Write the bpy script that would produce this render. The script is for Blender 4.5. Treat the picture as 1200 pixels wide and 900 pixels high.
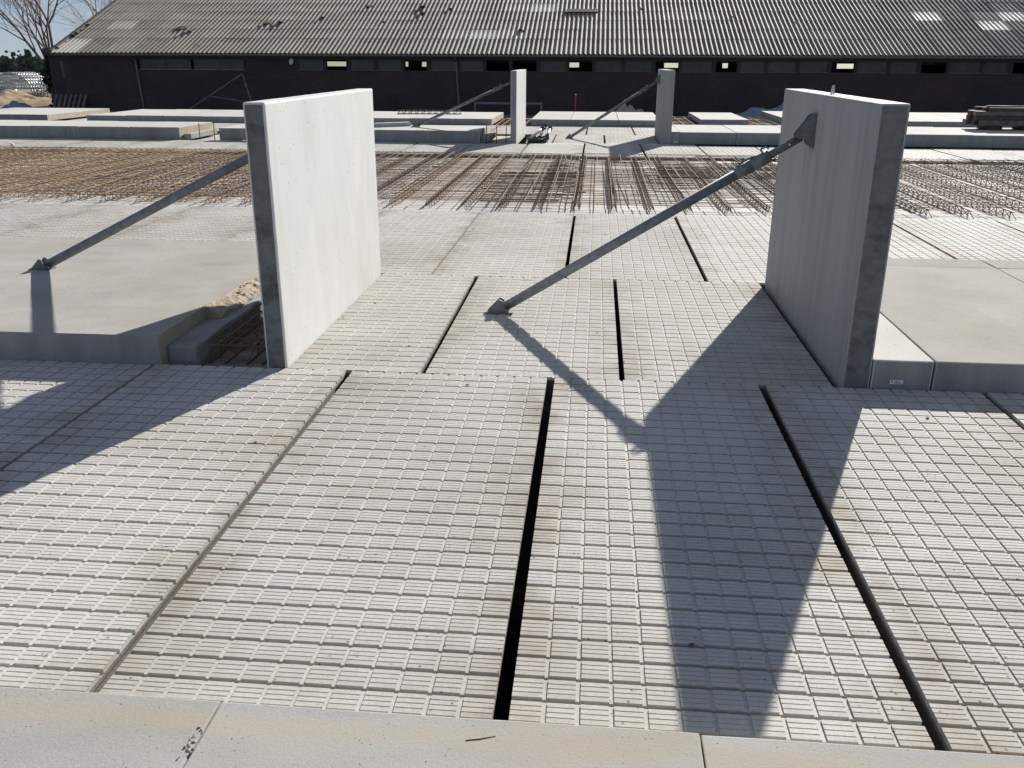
import bpy, bmesh, math, random
from mathutils import Vector, Matrix, Quaternion
import mathutils.noise as mnoise

for o in list(bpy.data.objects): bpy.data.objects.remove(o)
sc = bpy.context.scene
R = random.Random(7)

# ------------------------------------------------------------------ camera
cam_d = bpy.data.cameras.new('camera'); cam = bpy.data.objects.new('camera', cam_d)
sc.collection.objects.link(cam)
cam_d.sensor_fit = 'HORIZONTAL'; cam_d.sensor_width = 36.0; cam_d.lens = 1048.17 / 1200 * 36
cam_d.clip_start = 0.05; cam_d.clip_end = 3000
cr = Vector((0.99590494, 0.09032779, 0.0037733)); cu = Vector((-0.03435127, 0.33947175, 0.93998879)); cf = Vector((-0.08362618, 0.9362691, -0.34118447))
cam.matrix_world = Matrix(((cr.x, cu.x, -cf.x, 0), (cr.y, cu.y, -cf.y, 0), (cr.z, cu.z, -cf.z, 1.75), (0, 0, 0, 1)))
sc.camera = cam

# ------------------------------------------------------------------ sky, sun, exposure
SUN = Vector((0.75, 2.02, 1.0)).normalized()
elev = math.asin(SUN.z); azim = math.atan2(SUN.x, SUN.y)
w = bpy.data.worlds.new('World'); sc.world = w; w.use_nodes = True
nt = w.node_tree; nt.nodes.clear()
out = nt.nodes.new('ShaderNodeOutputWorld'); bg = nt.nodes.new('ShaderNodeBackground')
sky = nt.nodes.new('ShaderNodeTexSky'); sky.sky_type = 'NISHITA'; sky.sun_disc = False
sky.sun_elevation = elev; sky.sun_rotation = azim; sky.air_density = 0.75; sky.dust_density = 0.0; sky.ozone_density = 1.0
bg.inputs['Strength'].default_value = 0.05
tc = nt.nodes.new('ShaderNodeTexCoord'); mp = nt.nodes.new('ShaderNodeMapping'); mp.inputs['Scale'].default_value = (1, 1, 2.2); mp.inputs['Location'].default_value = (1.7, 0.4, 0.9)
cn = nt.nodes.new('ShaderNodeTexNoise'); cn.inputs['Scale'].default_value = 7.5; cn.inputs['Detail'].default_value = 7; cn.inputs['Roughness'].default_value = 0.58
rp = nt.nodes.new('ShaderNodeValToRGB'); rp.color_ramp.elements[0].position = 0.42; rp.color_ramp.elements[1].position = 0.56
rp.color_ramp.elements[1].color = (0.8, 0.8, 0.8, 1)
mx = nt.nodes.new('ShaderNodeMix'); mx.data_type = 'RGBA'; mx.inputs[7].default_value = (4.7, 5.25, 6.2, 1)
nt.links.new(tc.outputs['Generated'], mp.inputs['Vector']); nt.links.new(mp.outputs[0], cn.inputs['Vector'])
nt.links.new(cn.outputs['Fac'], rp.inputs[0]); nt.links.new(rp.outputs[0], mx.inputs[0])
tn = nt.nodes.new('ShaderNodeMix'); tn.data_type = 'RGBA'; tn.blend_type = 'MULTIPLY'; tn.inputs[0].default_value = 1.0; tn.inputs[7].default_value = (0.52, 0.64, 0.86, 1)
nt.links.new(sky.outputs[0], tn.inputs[6]); nt.links.new(tn.outputs[2], mx.inputs[6]); nt.links.new(mx.outputs[2], bg.inputs['Color']); nt.links.new(bg.outputs[0], out.inputs[0])
sl = bpy.data.lights.new('sun', 'SUN'); sl.energy = 5.0; sl.angle = math.radians(0.53); sl.color = (1.0, 0.955, 0.88)
sun = bpy.data.objects.new('sun', sl); sc.collection.objects.link(sun)
sun.rotation_euler = SUN.to_track_quat('Z', 'Y').to_euler(); sun.location = (8, 20, 15)
sc.view_settings.view_transform = 'Standard'; sc.view_settings.look = 'None'
sc.view_settings.exposure = 0.88; sc.view_settings.gamma = 1.0; sc.view_settings.use_curve_mapping = False

# ------------------------------------------------------------------ materials
def nodes(name):
    m = bpy.data.materials.new(name); m.use_nodes = True
    n = m.node_tree; b = n.nodes['Principled BSDF']
    return m, n, b
def add(n, t, **kw):
    x = n.nodes.new(t)
    for k, v in kw.items():
        if k in x.inputs: x.inputs[k].default_value = v
        else: setattr(x, k, v)
    return x
def coords(n, scale=(1, 1, 1), rand=True):
    t = add(n, 'ShaderNodeTexCoord'); m = add(n, 'ShaderNodeMapping'); m.inputs['Scale'].default_value = scale
    n.links.new(t.outputs['Object'], m.inputs['Vector'])
    if rand:
        oi = add(n, 'ShaderNodeObjectInfo'); mu = add(n, 'ShaderNodeMath', operation='MULTIPLY'); mu.inputs[1].default_value = 37.0
        n.links.new(oi.outputs['Random'], mu.inputs[0])
        cb = add(n, 'ShaderNodeCombineXYZ')
        for i in range(3): n.links.new(mu.outputs[0], cb.inputs[i])
        n.links.new(cb.outputs[0], m.inputs['Location'])
    return m.outputs[0]
def ramp(n, src, p0, p1, c0=(0, 0, 0, 1), c1=(1, 1, 1, 1)):
    r = add(n, 'ShaderNodeValToRGB'); e = r.color_ramp.elements
    e[0].position = p0; e[1].position = p1; e[0].color = c0; e[1].color = c1
    n.links.new(src, r.inputs[0]); return r.outputs[0]
def mix(n, fac, a, b, blend='MIX'):
    x = add(n, 'ShaderNodeMix'); x.data_type = 'RGBA'; x.blend_type = blend
    for i, v in ((0, fac), (6, a), (7, b)):
        if isinstance(v, (int, float)): x.inputs[i].default_value = v
        elif isinstance(v, tuple): x.inputs[i].default_value = v if len(v) == 4 else (*v, 1)
        else: n.links.new(v, x.inputs[i])
    return x.outputs[2]
def noise(n, vec, scale, detail=6, rough=0.6):
    x = add(n, 'ShaderNodeTexNoise'); x.inputs['Scale'].default_value = scale; x.inputs['Detail'].default_value = detail; x.inputs['Roughness'].default_value = rough
    n.links.new(vec, x.inputs['Vector']); return x.outputs['Fac']
def concrete(name, light, dark, stain=None, stain_amt=0.5, scale=1.0, bump=0.15, rough=0.72, streak=(1, 1, 1), speck=0.35, pits=True, edge_stain=False, shade=0.10, cracks=False, band=None, spec=0.07):
    m, n, b = nodes(name)
    v = coords(n); vs = coords(n, streak)
    big = noise(n, vs, 1.6 * scale, 7, 0.62)
    col = mix(n, ramp(n, big, 0.3, 0.72), dark, light)
    fine = noise(n, v, 95 * scale, 3, 0.7)
    col = mix(n, speck, col, mix(n, ramp(n, fine, 0.3, 0.7), tuple(c * 0.72 for c in dark), tuple(min(1, c * 1.06) for c in light)))
    if stain:
        sn = noise(n, vs, 0.75 * scale, 8, 0.65)
        f = add(n, 'ShaderNodeMath', operation='MULTIPLY'); f.inputs[1].default_value = stain_amt
        n.links.new(ramp(n, sn, 0.47, 0.68), f.inputs[0]); col = mix(n, f.outputs[0], col, stain)
    if edge_stain:
        t = add(n, 'ShaderNodeTexCoord'); sx = add(n, 'ShaderNodeSeparateXYZ'); n.links.new(t.outputs['Object'], sx.inputs[0])
        ab = add(n, 'ShaderNodeMath', operation='ABSOLUTE'); n.links.new(sx.outputs[0], ab.inputs[0])
        e = ramp(n, ab.outputs[0], 0.34, 0.56); en = noise(n, v, 3.5, 5, 0.6)
        f = add(n, 'ShaderNodeMath', operation='MULTIPLY'); n.links.new(e, f.inputs[0]); n.links.new(ramp(n, en, 0.40, 0.64), f.inputs[1])
        f2 = add(n, 'ShaderNodeMath', operation='MULTIPLY'); f2.inputs[1].default_value = 0.62; n.links.new(f.outputs[0], f2.inputs[0])
        col = mix(n, f2.outputs[0], col, (0.27, 0.215, 0.16))
    if pits:
        pv = add(n, 'ShaderNodeTexVoronoi'); pv.inputs['Scale'].default_value = 26 * scale; n.links.new(v, pv.inputs['Vector'])
        pm = noise(n, v, 6.0 * scale, 2, 0.5)
        pf = add(n, 'ShaderNodeMath', operation='LESS_THAN'); pf.inputs[1].default_value = 0.13; n.links.new(pv.outputs['Distance'], pf.inputs[0])
        pg = add(n, 'ShaderNodeMath', operation='MULTIPLY'); n.links.new(pf.outputs[0], pg.inputs[0]); n.links.new(ramp(n, pm, 0.50, 0.58), pg.inputs[1])
        col = mix(n, pg.outputs[0], col, tuple(c * 0.42 for c in dark))
    if cracks:
        cv = coords(n, (9, 9, 0.35)); cn_ = noise(n, cv, 1.0, 3, 0.55); cm = noise(n, v, 1.1, 3, 0.5)
        f = add(n, 'ShaderNodeMath', operation='MULTIPLY'); n.links.new(ramp(n, cn_, 0.635, 0.66), f.inputs[0]); n.links.new(ramp(n, cm, 0.45, 0.6), f.inputs[1])
        f2 = add(n, 'ShaderNodeMath', operation='MULTIPLY'); f2.inputs[1].default_value = 0.55; n.links.new(f.outputs[0], f2.inputs[0])
        col = mix(n, f2.outputs[0], col, tuple(c * 0.5 for c in dark))
    if band:
        t = add(n, 'ShaderNodeTexCoord'); sx = add(n, 'ShaderNodeSeparateXYZ'); n.links.new(t.outputs['Object'], sx.inputs[0])
        wv = noise(n, v, 1.7, 4, 0.6); ad = add(n, 'ShaderNodeMath', operation='MULTIPLY_ADD'); ad.inputs[1].default_value = 0.07; n.links.new(wv, ad.inputs[0]); sb = add(n, 'ShaderNodeMath', operation='SUBTRACT'); sb.inputs[1].default_value = 1.0; n.links.new(sx.outputs[1], sb.inputs[0]); n.links.new(sb.outputs[0], ad.inputs[2])
        u = ramp(n, ad.outputs[0], band[0] - 1, band[0] - .988); d_ = ramp(n, ad.outputs[0], band[1] - 1, band[1] - .975, (1, 1, 1, 1), (0, 0, 0, 1))
        f = add(n, 'ShaderNodeMath', operation='MULTIPLY'); n.links.new(u, f.inputs[0]); n.links.new(d_, f.inputs[1])
        f2 = add(n, 'ShaderNodeMath', operation='MULTIPLY'); n.links.new(f.outputs[0], f2.inputs[0]); n.links.new(ramp(n, noise(n, v, 4, 6, 0.65), 0.3, 0.75, (0, 0, 0, 1), (.75, .75, .75, 1)), f2.inputs[1])
        col = mix(n, f2.outputs[0], col, band[2])
    b.inputs['Specular IOR Level'].default_value = spec
    oi = add(n, 'ShaderNodeObjectInfo'); mr = add(n, 'ShaderNodeMapRange'); n.links.new(oi.outputs['Random'], mr.inputs[0])
    mr.inputs[3].default_value = 1 - shade; mr.inputs[4].default_value = 1 + shade * 0.4
    cbn = add(n, 'ShaderNodeCombineColor')
    for i in range(3): n.links.new(mr.outputs[0], cbn.inputs[i])
    col = mix(n, 1.0, col, cbn.outputs[0], 'MULTIPLY')
    n.links.new(col, b.inputs['Base Color']); b.inputs['Roughness'].default_value = rough
    bn = add(n, 'ShaderNodeBump'); bn.inputs['Strength'].default_value = bump; bn.inputs['Distance'].default_value = 0.006
    hs = noise(n, v, 42 * scale, 6, 0.7); n.links.new(hs, bn.inputs['Height']); n.links.new(bn.outputs[0], b.inputs['Normal'])
    return m
def simple(name, col, rough=0.6, metal=0.0, var=0.25, scale=8.0, bump=0.0, col2=None, rand=True):
    m, n, b = nodes(name); v = coords(n, rand=rand)
    c2 = col2 or tuple(c * (1 - var) for c in col)
    n.links.new(mix(n, ramp(n, noise(n, v, scale, 6, 0.65), 0.35, 0.68), c2, col), b.inputs['Base Color'])
    b.inputs['Roughness'].default_value = rough; b.inputs['Metallic'].default_value = metal
    if bump:
        bn = add(n, 'ShaderNodeBump'); bn.inputs['Strength'].default_value = bump; bn.inputs['Distance'].default_value = 0.02
        n.links.new(noise(n, v, scale * 4, 6, 0.7), bn.inputs['Height']); n.links.new(bn.outputs[0], b.inputs['Normal'])
    return m
M = {}
M['panel'] = concrete('panel_concrete', (0.56, 0.55, 0.515), (0.44, 0.43, 0.40), (0.36, 0.33, 0.285), 0.6, bump=0.22, rough=0.75, edge_stain=True, speck=0.4)
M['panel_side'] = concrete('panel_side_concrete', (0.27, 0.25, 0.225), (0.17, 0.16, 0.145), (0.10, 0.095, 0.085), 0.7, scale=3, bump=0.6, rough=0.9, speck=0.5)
M['kerb'] = concrete('kerb_concrete', (0.43, 0.42, 0.40), (0.29, 0.287, 0.278), (0.37, 0.325, 0.265), 0.6, scale=2.4, bump=0.2, rough=0.9, streak=(0.45, 1.5, 1), speck=0.5, shade=0.06, band=(1.475, 1.535, (0.385, 0.33, 0.255)))
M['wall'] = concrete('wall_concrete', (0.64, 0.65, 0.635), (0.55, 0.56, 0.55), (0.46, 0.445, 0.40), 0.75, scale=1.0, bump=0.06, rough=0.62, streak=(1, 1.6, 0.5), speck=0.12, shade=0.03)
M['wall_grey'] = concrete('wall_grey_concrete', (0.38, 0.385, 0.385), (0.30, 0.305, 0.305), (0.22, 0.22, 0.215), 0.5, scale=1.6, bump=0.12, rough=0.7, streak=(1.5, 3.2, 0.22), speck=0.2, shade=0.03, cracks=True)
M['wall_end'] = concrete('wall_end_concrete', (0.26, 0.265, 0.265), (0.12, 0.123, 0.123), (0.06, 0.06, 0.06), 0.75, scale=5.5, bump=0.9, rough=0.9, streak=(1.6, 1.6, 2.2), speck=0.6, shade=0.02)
M['slab'] = concrete('slab_concrete', (0.40, 0.39, 0.36), (0.29, 0.283, 0.26), (0.30, 0.27, 0.225), 0.6, scale=1.1, bump=0.2, rough=0.95, speck=0.28, shade=0.06)
M['slab_pale'] = concrete('pale_slab_concrete', (0.53, 0.52, 0.495), (0.44, 0.43, 0.41), None, scale=0.8, bump=0.12, rough=0.92, speck=0.2, shade=0.08)
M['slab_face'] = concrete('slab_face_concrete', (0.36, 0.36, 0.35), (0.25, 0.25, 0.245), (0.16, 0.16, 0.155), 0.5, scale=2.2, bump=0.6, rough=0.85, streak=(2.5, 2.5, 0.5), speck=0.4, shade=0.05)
M['raw_edge'] = concrete('raw_edge_mortar', (0.50, 0.435, 0.34), (0.33, 0.285, 0.22), (0.42, 0.395, 0.35), 0.7, scale=3.0, bump=0.9, rough=0.9, speck=0.5)
M['plank'] = concrete('plank_concrete', (0.62, 0.59, 0.55), (0.46, 0.43, 0.40), (0.24, 0.16, 0.10), 0.65, scale=1.1, bump=0.3, rough=0.8, speck=0.3, shade=0.2)
M['recess'] = simple('recess_soil', (0.34, 0.30, 0.25), 0.95, col2=(0.12, 0.09, 0.07), scale=3.5, bump=0.5)
M['pit'] = simple('pit_concrete', (0.03, 0.028, 0.028), 0.9)
M['beam'] = simple('beam_concrete', (0.16, 0.155, 0.15), 0.9, scale=4)
M['rust'] = simple('rusty_steel', (0.22, 0.13, 0.062), 0.85, 0.0, col2=(0.095, 0.058, 0.033), scale=5.0)
M['rust_orange'] = simple('orange_rusty_steel', (0.33, 0.205, 0.09), 0.85, 0.0, col2=(0.16, 0.10, 0.05), scale=4.0)
M['rust_dark'] = simple('dark_rusty_steel', (0.14, 0.07, 0.035), 0.85, 0.0, col2=(0.045, 0.03, 0.022), scale=4.0)
M['galv'] = simple('galvanised_steel', (0.25, 0.27, 0.29), 0.6, 0.4, col2=(0.14, 0.155, 0.17), scale=18)
M['galv_dull'] = simple('dull_galvanised_steel', (0.22, 0.235, 0.24), 0.6, 0.4, col2=(0.13, 0.145, 0.145), scale=22)
M['bright_steel'] = simple('bright_galvanised_steel', (0.75, 0.76, 0.76), 0.35, 0.5, scale=10)
M['white_tube'] = simple('white_tube', (0.7, 0.7, 0.68), 0.45, 0.1, scale=10)
M['dark_metal'] = simple('dark_fittings', (0.06, 0.065, 0.075), 0.5, 0.5, scale=10)
M['timber'] = simple('weathered_timber', (0.22, 0.185, 0.15), 0.85, col2=(0.10, 0.082, 0.065), scale=9, bump=0.4)
M['timber_dark'] = simple('dark_timber', (0.10, 0.082, 0.068), 0.85, col2=(0.05, 0.04, 0.033), scale=9, bump=0.4)
M['tarp'] = simple('blue_tarp', (0.22, 0.27, 0.34), 0.5, scale=5, bump=0.3)
M['sticker'] = simple('sticker', (0.75, 0.77, 0.8), 0.5, var=0.1)
M['ink'] = simple('ink', (0.03, 0.03, 0.035), 0.5)
M['red'] = simple('red_post', (0.45, 0.07, 0.04), 0.6)
M['bark'] = simple('bark', (0.17, 0.14, 0.115), 0.9, col2=(0.085, 0.07, 0.06), scale=14, bump=0.5)
M['twig'] = simple('twigs', (0.27, 0.215, 0.18), 0.9, scale=6)
M['ivy'] = simple('ivy', (0.045, 0.06, 0.025), 0.7, col2=(0.02, 0.028, 0.014), scale=3)
M['hazy_conifer'] = simple('hazy_conifer', (0.10, 0.125, 0.10), 0.9, col2=(0.055, 0.075, 0.06), scale=2)  # evergreen tone lightened, distance haze is mixed into the colour
M['glass'] = None
m, n, b = nodes('dusty_glass'); b.inputs['Base Color'].default_value = (0.055, 0.06, 0.066, 1); b.inputs['Roughness'].default_value = 0.35; M['glass'] = m
v = coords(n); n.links.new(mix(n, ramp(n, noise(n, v, 3.0, 5, 0.6), 0.4, 0.7), (0.02, 0.022, 0.026), (0.05, 0.053, 0.057)), b.inputs['Base Color'])
M['frame'] = simple('window_frame', (0.13, 0.13, 0.12), 0.7)
# barn brick
m, n, b = nodes('barn_brick'); v = coords(n, (1, 1, 1), rand=False)
t = add(n, 'ShaderNodeTexCoord'); mpp = add(n, 'ShaderNodeMapping'); mpp.inputs['Rotation'].default_value = (math.radians(90), 0, 0); n.links.new(t.outputs['Object'], mpp.inputs[0])
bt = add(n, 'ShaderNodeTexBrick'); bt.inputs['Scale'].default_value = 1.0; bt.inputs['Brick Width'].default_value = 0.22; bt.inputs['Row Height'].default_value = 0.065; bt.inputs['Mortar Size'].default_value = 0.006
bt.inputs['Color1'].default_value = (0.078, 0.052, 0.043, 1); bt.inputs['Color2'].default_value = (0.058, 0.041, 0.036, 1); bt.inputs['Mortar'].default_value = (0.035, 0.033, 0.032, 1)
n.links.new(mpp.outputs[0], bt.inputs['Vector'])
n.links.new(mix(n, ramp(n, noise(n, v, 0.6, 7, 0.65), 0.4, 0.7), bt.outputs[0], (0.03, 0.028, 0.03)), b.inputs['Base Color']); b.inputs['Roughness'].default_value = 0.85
M['brick'] = m
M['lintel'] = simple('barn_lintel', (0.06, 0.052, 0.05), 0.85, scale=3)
def roofmat(name, a, bb, moss):
    m, n, b = nodes(name); v = coords(n); t = add(n, 'ShaderNodeTexCoord')
    c = mix(n, ramp(n, noise(n, v, 1.3, 7, 0.65), 0.35, 0.7), bb, a)
    c = mix(n, ramp(n, noise(n, v, 22, 4, 0.7), 0.52, 0.74), c, moss)
    c = mix(n, ramp(n, noise(n, v, 0.8, 6, 0.7), 0.60, 0.75), c, tuple(x * 0.8 for x in moss))
    oi = add(n, 'ShaderNodeObjectInfo'); mr = add(n, 'ShaderNodeMapRange'); n.links.new(oi.outputs['Random'], mr.inputs[0]); mr.inputs[3].default_value = 0.74; mr.inputs[4].default_value = 1.12
    cb = add(n, 'ShaderNodeCombineColor')
    for i in range(3): n.links.new(mr.outputs[0], cb.inputs[i])
    n.links.new(mix(n, 1.0, c, cb.outputs[0], 'MULTIPLY'), b.inputs['Base Color']); b.inputs['Roughness'].default_value = 0.8
    bn = add(n, 'ShaderNodeBump'); bn.inputs['Strength'].default_value = 0.4; bn.inputs['Distance'].default_value = 0.01; n.links.new(noise(n, v, 60, 4, 0.7), bn.inputs['Height']); n.links.new(bn.outputs[0], b.inputs['Normal'])
    return m
M['roof'] = roofmat('fibre_cement', (0.29, 0.262, 0.212), (0.20, 0.176, 0.138), (0.09, 0.078, 0.052))
M['roof_pale'] = roofmat('pale_roof_sheet', (0.78, 0.76, 0.66), (0.66, 0.63, 0.52), (0.5, 0.46, 0.36))
M['roof_mid'] = roofmat('faded_roof_sheet', (0.42, 0.39, 0.32), (0.33, 0.30, 0.245), (0.16, 0.14, 0.10))
M['moss'] = simple('moss', (0.10, 0.085, 0.035), 0.95, col2=(0.05, 0.045, 0.02), scale=20, bump=0.8)
# ground
m, n, b = nodes('site_ground'); v = coords(n, rand=False)
c = mix(n, ramp(n, noise(n, v, 0.5, 9, 0.65), 0.35, 0.68), (0.10, 0.07, 0.045), (0.25, 0.185, 0.12))
c = mix(n, ramp(n, noise(n, v, 7, 5, 0.7), 0.45, 0.75), c, (0.32, 0.26, 0.19))
tcx = add(n, 'ShaderNodeTexCoord'); sx = add(n, 'ShaderNodeSeparateXYZ'); n.links.new(tcx.outputs['Object'], sx.inputs[0])
gf = add(n, 'ShaderNodeMapRange'); n.links.new(sx.outputs[1], gf.inputs[0]); gf.inputs[1].default_value = 56; gf.inputs[2].default_value = 60
c = mix(n, gf.outputs[0], c, mix(n, ramp(n, noise(n, v, 0.08, 8, 0.6), 0.35, 0.65), (0.11, 0.14, 0.06), (0.19, 0.20, 0.12)))
n.links.new(c, b.inputs['Base Color']); b.inputs['Roughness'].default_value = 0.95
bn = add(n, 'ShaderNodeBump'); bn.inputs['Strength'].default_value = 0.8; bn.inputs['Distance'].default_value = 0.06; n.links.new(noise(n, v, 4, 8, 0.7), bn.inputs['Height']); n.links.new(bn.outputs[0], b.inputs['Normal'])
M['ground'] = m
M['dirt'] = simple('dirt', (0.42, 0.31, 0.19), 0.95, col2=(0.20, 0.135, 0.08), scale=1.6, bump=0.8)
M['rubble'] = simple('rust_soil', (0.17, 0.09, 0.05), 0.95, col2=(0.08, 0.05, 0.033), scale=3, bump=0.6)

# ------------------------------------------------------------------ mesh helpers
class MB:
    def __init__(s): s.v = []; s.f = []; s.mi = []
    def face(s, ids, mi=0): s.f.append(ids); s.mi.append(mi)
    def box(s, x0, x1, y0, y1, z0, z1, mi=0, top=None, side=None, bottom=True):
        k = len(s.v)
        s.v += [(x0, y0, z0), (x1, y0, z0), (x1, y1, z0), (x0, y1, z0), (x0, y0, z1), (x1, y0, z1), (x1, y1, z1), (x0, y1, z1)]
        if bottom: s.face((k, k+3, k+2, k+1), mi)
        s.face((k+4, k+5, k+6, k+7), mi if top is None else top)
        for q in ((0, 1, 5, 4), (1, 2, 6, 5), (2, 3, 7, 6), (3, 0, 4, 7)): s.face(tuple(k + i for i in q), mi if side is None else side)
    def tube(s, a, b_, r0, r1=None, n=6, cap=True, mi=0):
        a = Vector(a); b_ = Vector(b_); r1 = r0 if r1 is None else r1
        d = (b_ - a)
        if d.length < 1e-6: return
        d.normalize(); u = d.orthogonal().normalized(); w_ = d.cross(u); k = len(s.v)
        for p, r in ((a, r0), (b_, r1)):
            for i in range(n):
                t_ = 2 * math.pi * i / n; s.v.append(tuple(p + (u * math.cos(t_) + w_ * math.sin(t_)) * r))
        for i in range(n): s.face((k + i, k + (i+1) % n, k + n + (i+1) % n, k + n + i), mi)
        if cap: s.face(tuple(k + n - 1 - i for i in range(n)), mi); s.face(tuple(k + n + i for i in range(n)), mi)
    def path(s, pts, r, n=6, mi=0):
        for a, b_ in zip(pts, pts[1:]): s.tube(a, b_, r, r, n, True, mi)
    def prism(s, poly, axis, t0, t1, mi=0):     # poly in plane, extruded along axis vector
        k = len(s.v); m_ = len(poly); ax = Vector(axis)
        for t_ in (t0, t1):
            for p in poly: s.v.append(tuple(Vector(p) + ax * t_))
        s.face(tuple(k + i for i in reversed(range(m_))), mi); s.face(tuple(k + m_ + i for i in range(m_)), mi)
        for i in range(m_): s.face((k + i, k + (i+1) % m_, k + m_ + (i+1) % m_, k + m_ + i), mi)
    def mesh(s, name, mats, smooth=False, fix=True):
        me = bpy.data.meshes.new(name); me.from_pydata(s.v, [], s.f)
        for m_ in (mats if isinstance(mats, (list, tuple)) else [mats]): me.materials.append(m_)
        me.polygons.foreach_set('material_index', s.mi)
        if smooth: me.polygons.foreach_set('use_smooth', [True] * len(s.f))
        if fix:
            bm = bmesh.new(); bm.from_mesh(me); bmesh.ops.recalc_face_normals(bm, faces=bm.faces); bm.to_mesh(me); bm.free()
        me.update(); return me
def link(name, data, parent=None, loc=(0, 0, 0), rot=(0, 0, 0)):
    o = bpy.data.objects.new(name, data); sc.collection.objects.link(o); o.location = loc; o.rotation_euler = rot
    if parent: o.parent = parent
    return o
def tag(o, label=None, cat=None, group=None, kind=None):
    if label: o['label'] = label
    if cat: o['category'] = cat
    if group: o['group'] = group
    if kind: o['kind'] = kind
    return o
def bevel(me, off, seg=2, ang=0.6):
    bm = bmesh.new(); bm.from_mesh(me)
    bmesh.ops.remove_doubles(bm, verts=bm.verts, dist=1e-5)
    es = [e for e in bm.edges if len(e.link_faces) == 2 and e.calc_face_angle(0) > ang]
    bmesh.ops.bevel(bm, geom=es, offset=off, segments=seg, affect='EDGES', profile=0.6)
    bm.to_mesh(me); bm.free(); return me
def rough_edges(me, cuts, amp, seed, keep=None):
    """subdivide and push vertices a few mm, so that cast edges are not ruler straight"""
    bm = bmesh.new(); bm.from_mesh(me)
    for _ in range(cuts): 
        es = [e for e in bm.edges if e.calc_length() > 0.12]
        if es: bmesh.ops.subdivide_edges(bm, edges=es, cuts=1, use_grid_fill=True)
    for v_ in bm.verts:
        q = mnoise.noise_vector(v_.co * 7.3 + Vector((seed, seed * 1.7, 0)))
        v_.co += q * amp
    bm.to_mesh(me); bm.free(); return me

# ------------------------------------------------------------------ ground, pit
PX0, PX1, PY0, PY1 = -21.0, 16.0, -4.0, 31.5
GZ = -0.22
g = MB(); F = 1500.0
xs = [-F, PX0, PX1, F]; ys = [-F, PY0, PY1, F]
for i in range(3):
    for j in range(3):
        if i == 1 and j == 1: continue
        k = len(g.v); g.v += [(xs[i], ys[j], GZ), (xs[i+1], ys[j], GZ), (xs[i+1], ys[j+1], GZ), (xs[i], ys[j+1], GZ)]; g.face((k, k+1, k+2, k+3))
tag(link('ground', g.mesh('ground', M['ground'], fix=False)), kind='structure')
g = MB(); PZ = -1.6; k = 0
g.v += [(PX0, PY0, PZ), (PX1, PY0, PZ), (PX1, PY1, PZ), (PX0, PY1, PZ), (PX0, PY0, GZ), (PX1, PY0, GZ), (PX1, PY1, GZ), (PX0, PY1, GZ)]
g.face((0, 1, 2, 3)); g.face((0, 4, 5, 1)); g.face((1, 5, 6, 2)); g.face((2, 6, 7, 3)); g.face((3, 7, 4, 0))
tag(link('manure_pit', g.mesh('manure_pit', M['pit'], fix=False)), kind='structure')

# ------------------------------------------------------------------ floor: supporting beams, then each panel
g = MB()
for y0, y1 in ((-1.4, 1.75), (4.80, 5.10), (7.35, 7.62), (10.80, 11.10), (17.60, 17.90), (20.30, 20.75), (22.9, 23.2), (25.9, 26.25)):
    g.box(PX0 + .01, PX1 - .01, y0, y1, -1.59, -0.16)
floor = tag(link('floor', g.mesh('floor', M['beam'])), kind='structure')

def panel_mesh(w_, l_, seed):
    """ribbed panel: deep cross grooves, shallow lengthwise drains, four fine ribs on each raised cell"""
    rr = random.Random(seed); g = MB(); hw = w_ / 2; T = 0.15; gd = 0.0180; ld = 0.0046
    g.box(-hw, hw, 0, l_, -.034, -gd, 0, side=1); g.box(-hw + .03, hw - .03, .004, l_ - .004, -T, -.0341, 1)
    nc = max(3, round(w_ / 0.0965)); pitch = w_ / nc; lg = 0.0140
    npd = round(l_ / 0.0985); pp = l_ / npd; tg = 0.0185
    fg = 0.0037; fd = 0.0034
    for i in range(1, nc):
        x = -hw + i * pitch
        for j in range(npd): g.box(x - lg / 2 - .003, x + lg / 2 + .003, j * pp + (tg * .36 if j else .0005), (j + 1) * pp - tg * .36, -gd - .001, -ld - rr.uniform(0, .0006), bottom=False)
    for j in range(npd):
        ya = j * pp + (tg / 2 if j else 0); yb = (j + 1) * pp - (tg / 2 if j < npd - 1 else 0)
        rib = (yb - ya - 3 * fg) / 4
        for i in range(nc):
            xa = -hw + i * pitch + (lg / 2 if i else 0) + rr.uniform(-.0013, .0013) * (i > 0)
            xb = -hw + (i + 1) * pitch - (lg / 2 if i < nc - 1 else 0) + rr.uniform(-.0013, .0013) * (i < nc - 1)
            dz = rr.uniform(-.0008, .0008); o0 = rr.uniform(-.001, .001) * (j > 0); y = ya + o0
            prof = [(y, -gd - .0005), (y, dz - .0008)]
            for q in range(4):
                y2 = y + rib
                if q: prof.append((y + .0004, dz))
                prof.append((y2 - .0004, dz))
                if q < 3: prof += [(y2 + .0008, dz - fd), (y2 + fg - .0008, dz - fd)]
                y = y2 + fg
            prof.append((yb + o0, -gd - .0005))
            k = len(g.v); m_ = len(prof)
            for x in (xa, xb):
                for (py, pz) in prof: g.v.append((x, py, pz))
            for a in range(m_ - 1): g.face((k + a, k + m_ + a, k + m_ + a + 1, k + a + 1))
            g.face(tuple(k + m_ - 1 - a for a in range(m_))); g.face(tuple(k + m_ + a for a in range(m_)))
    return g.mesh('floor_panel', [M['panel'], M['panel_side']], fix=False)
_pm = {}
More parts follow.
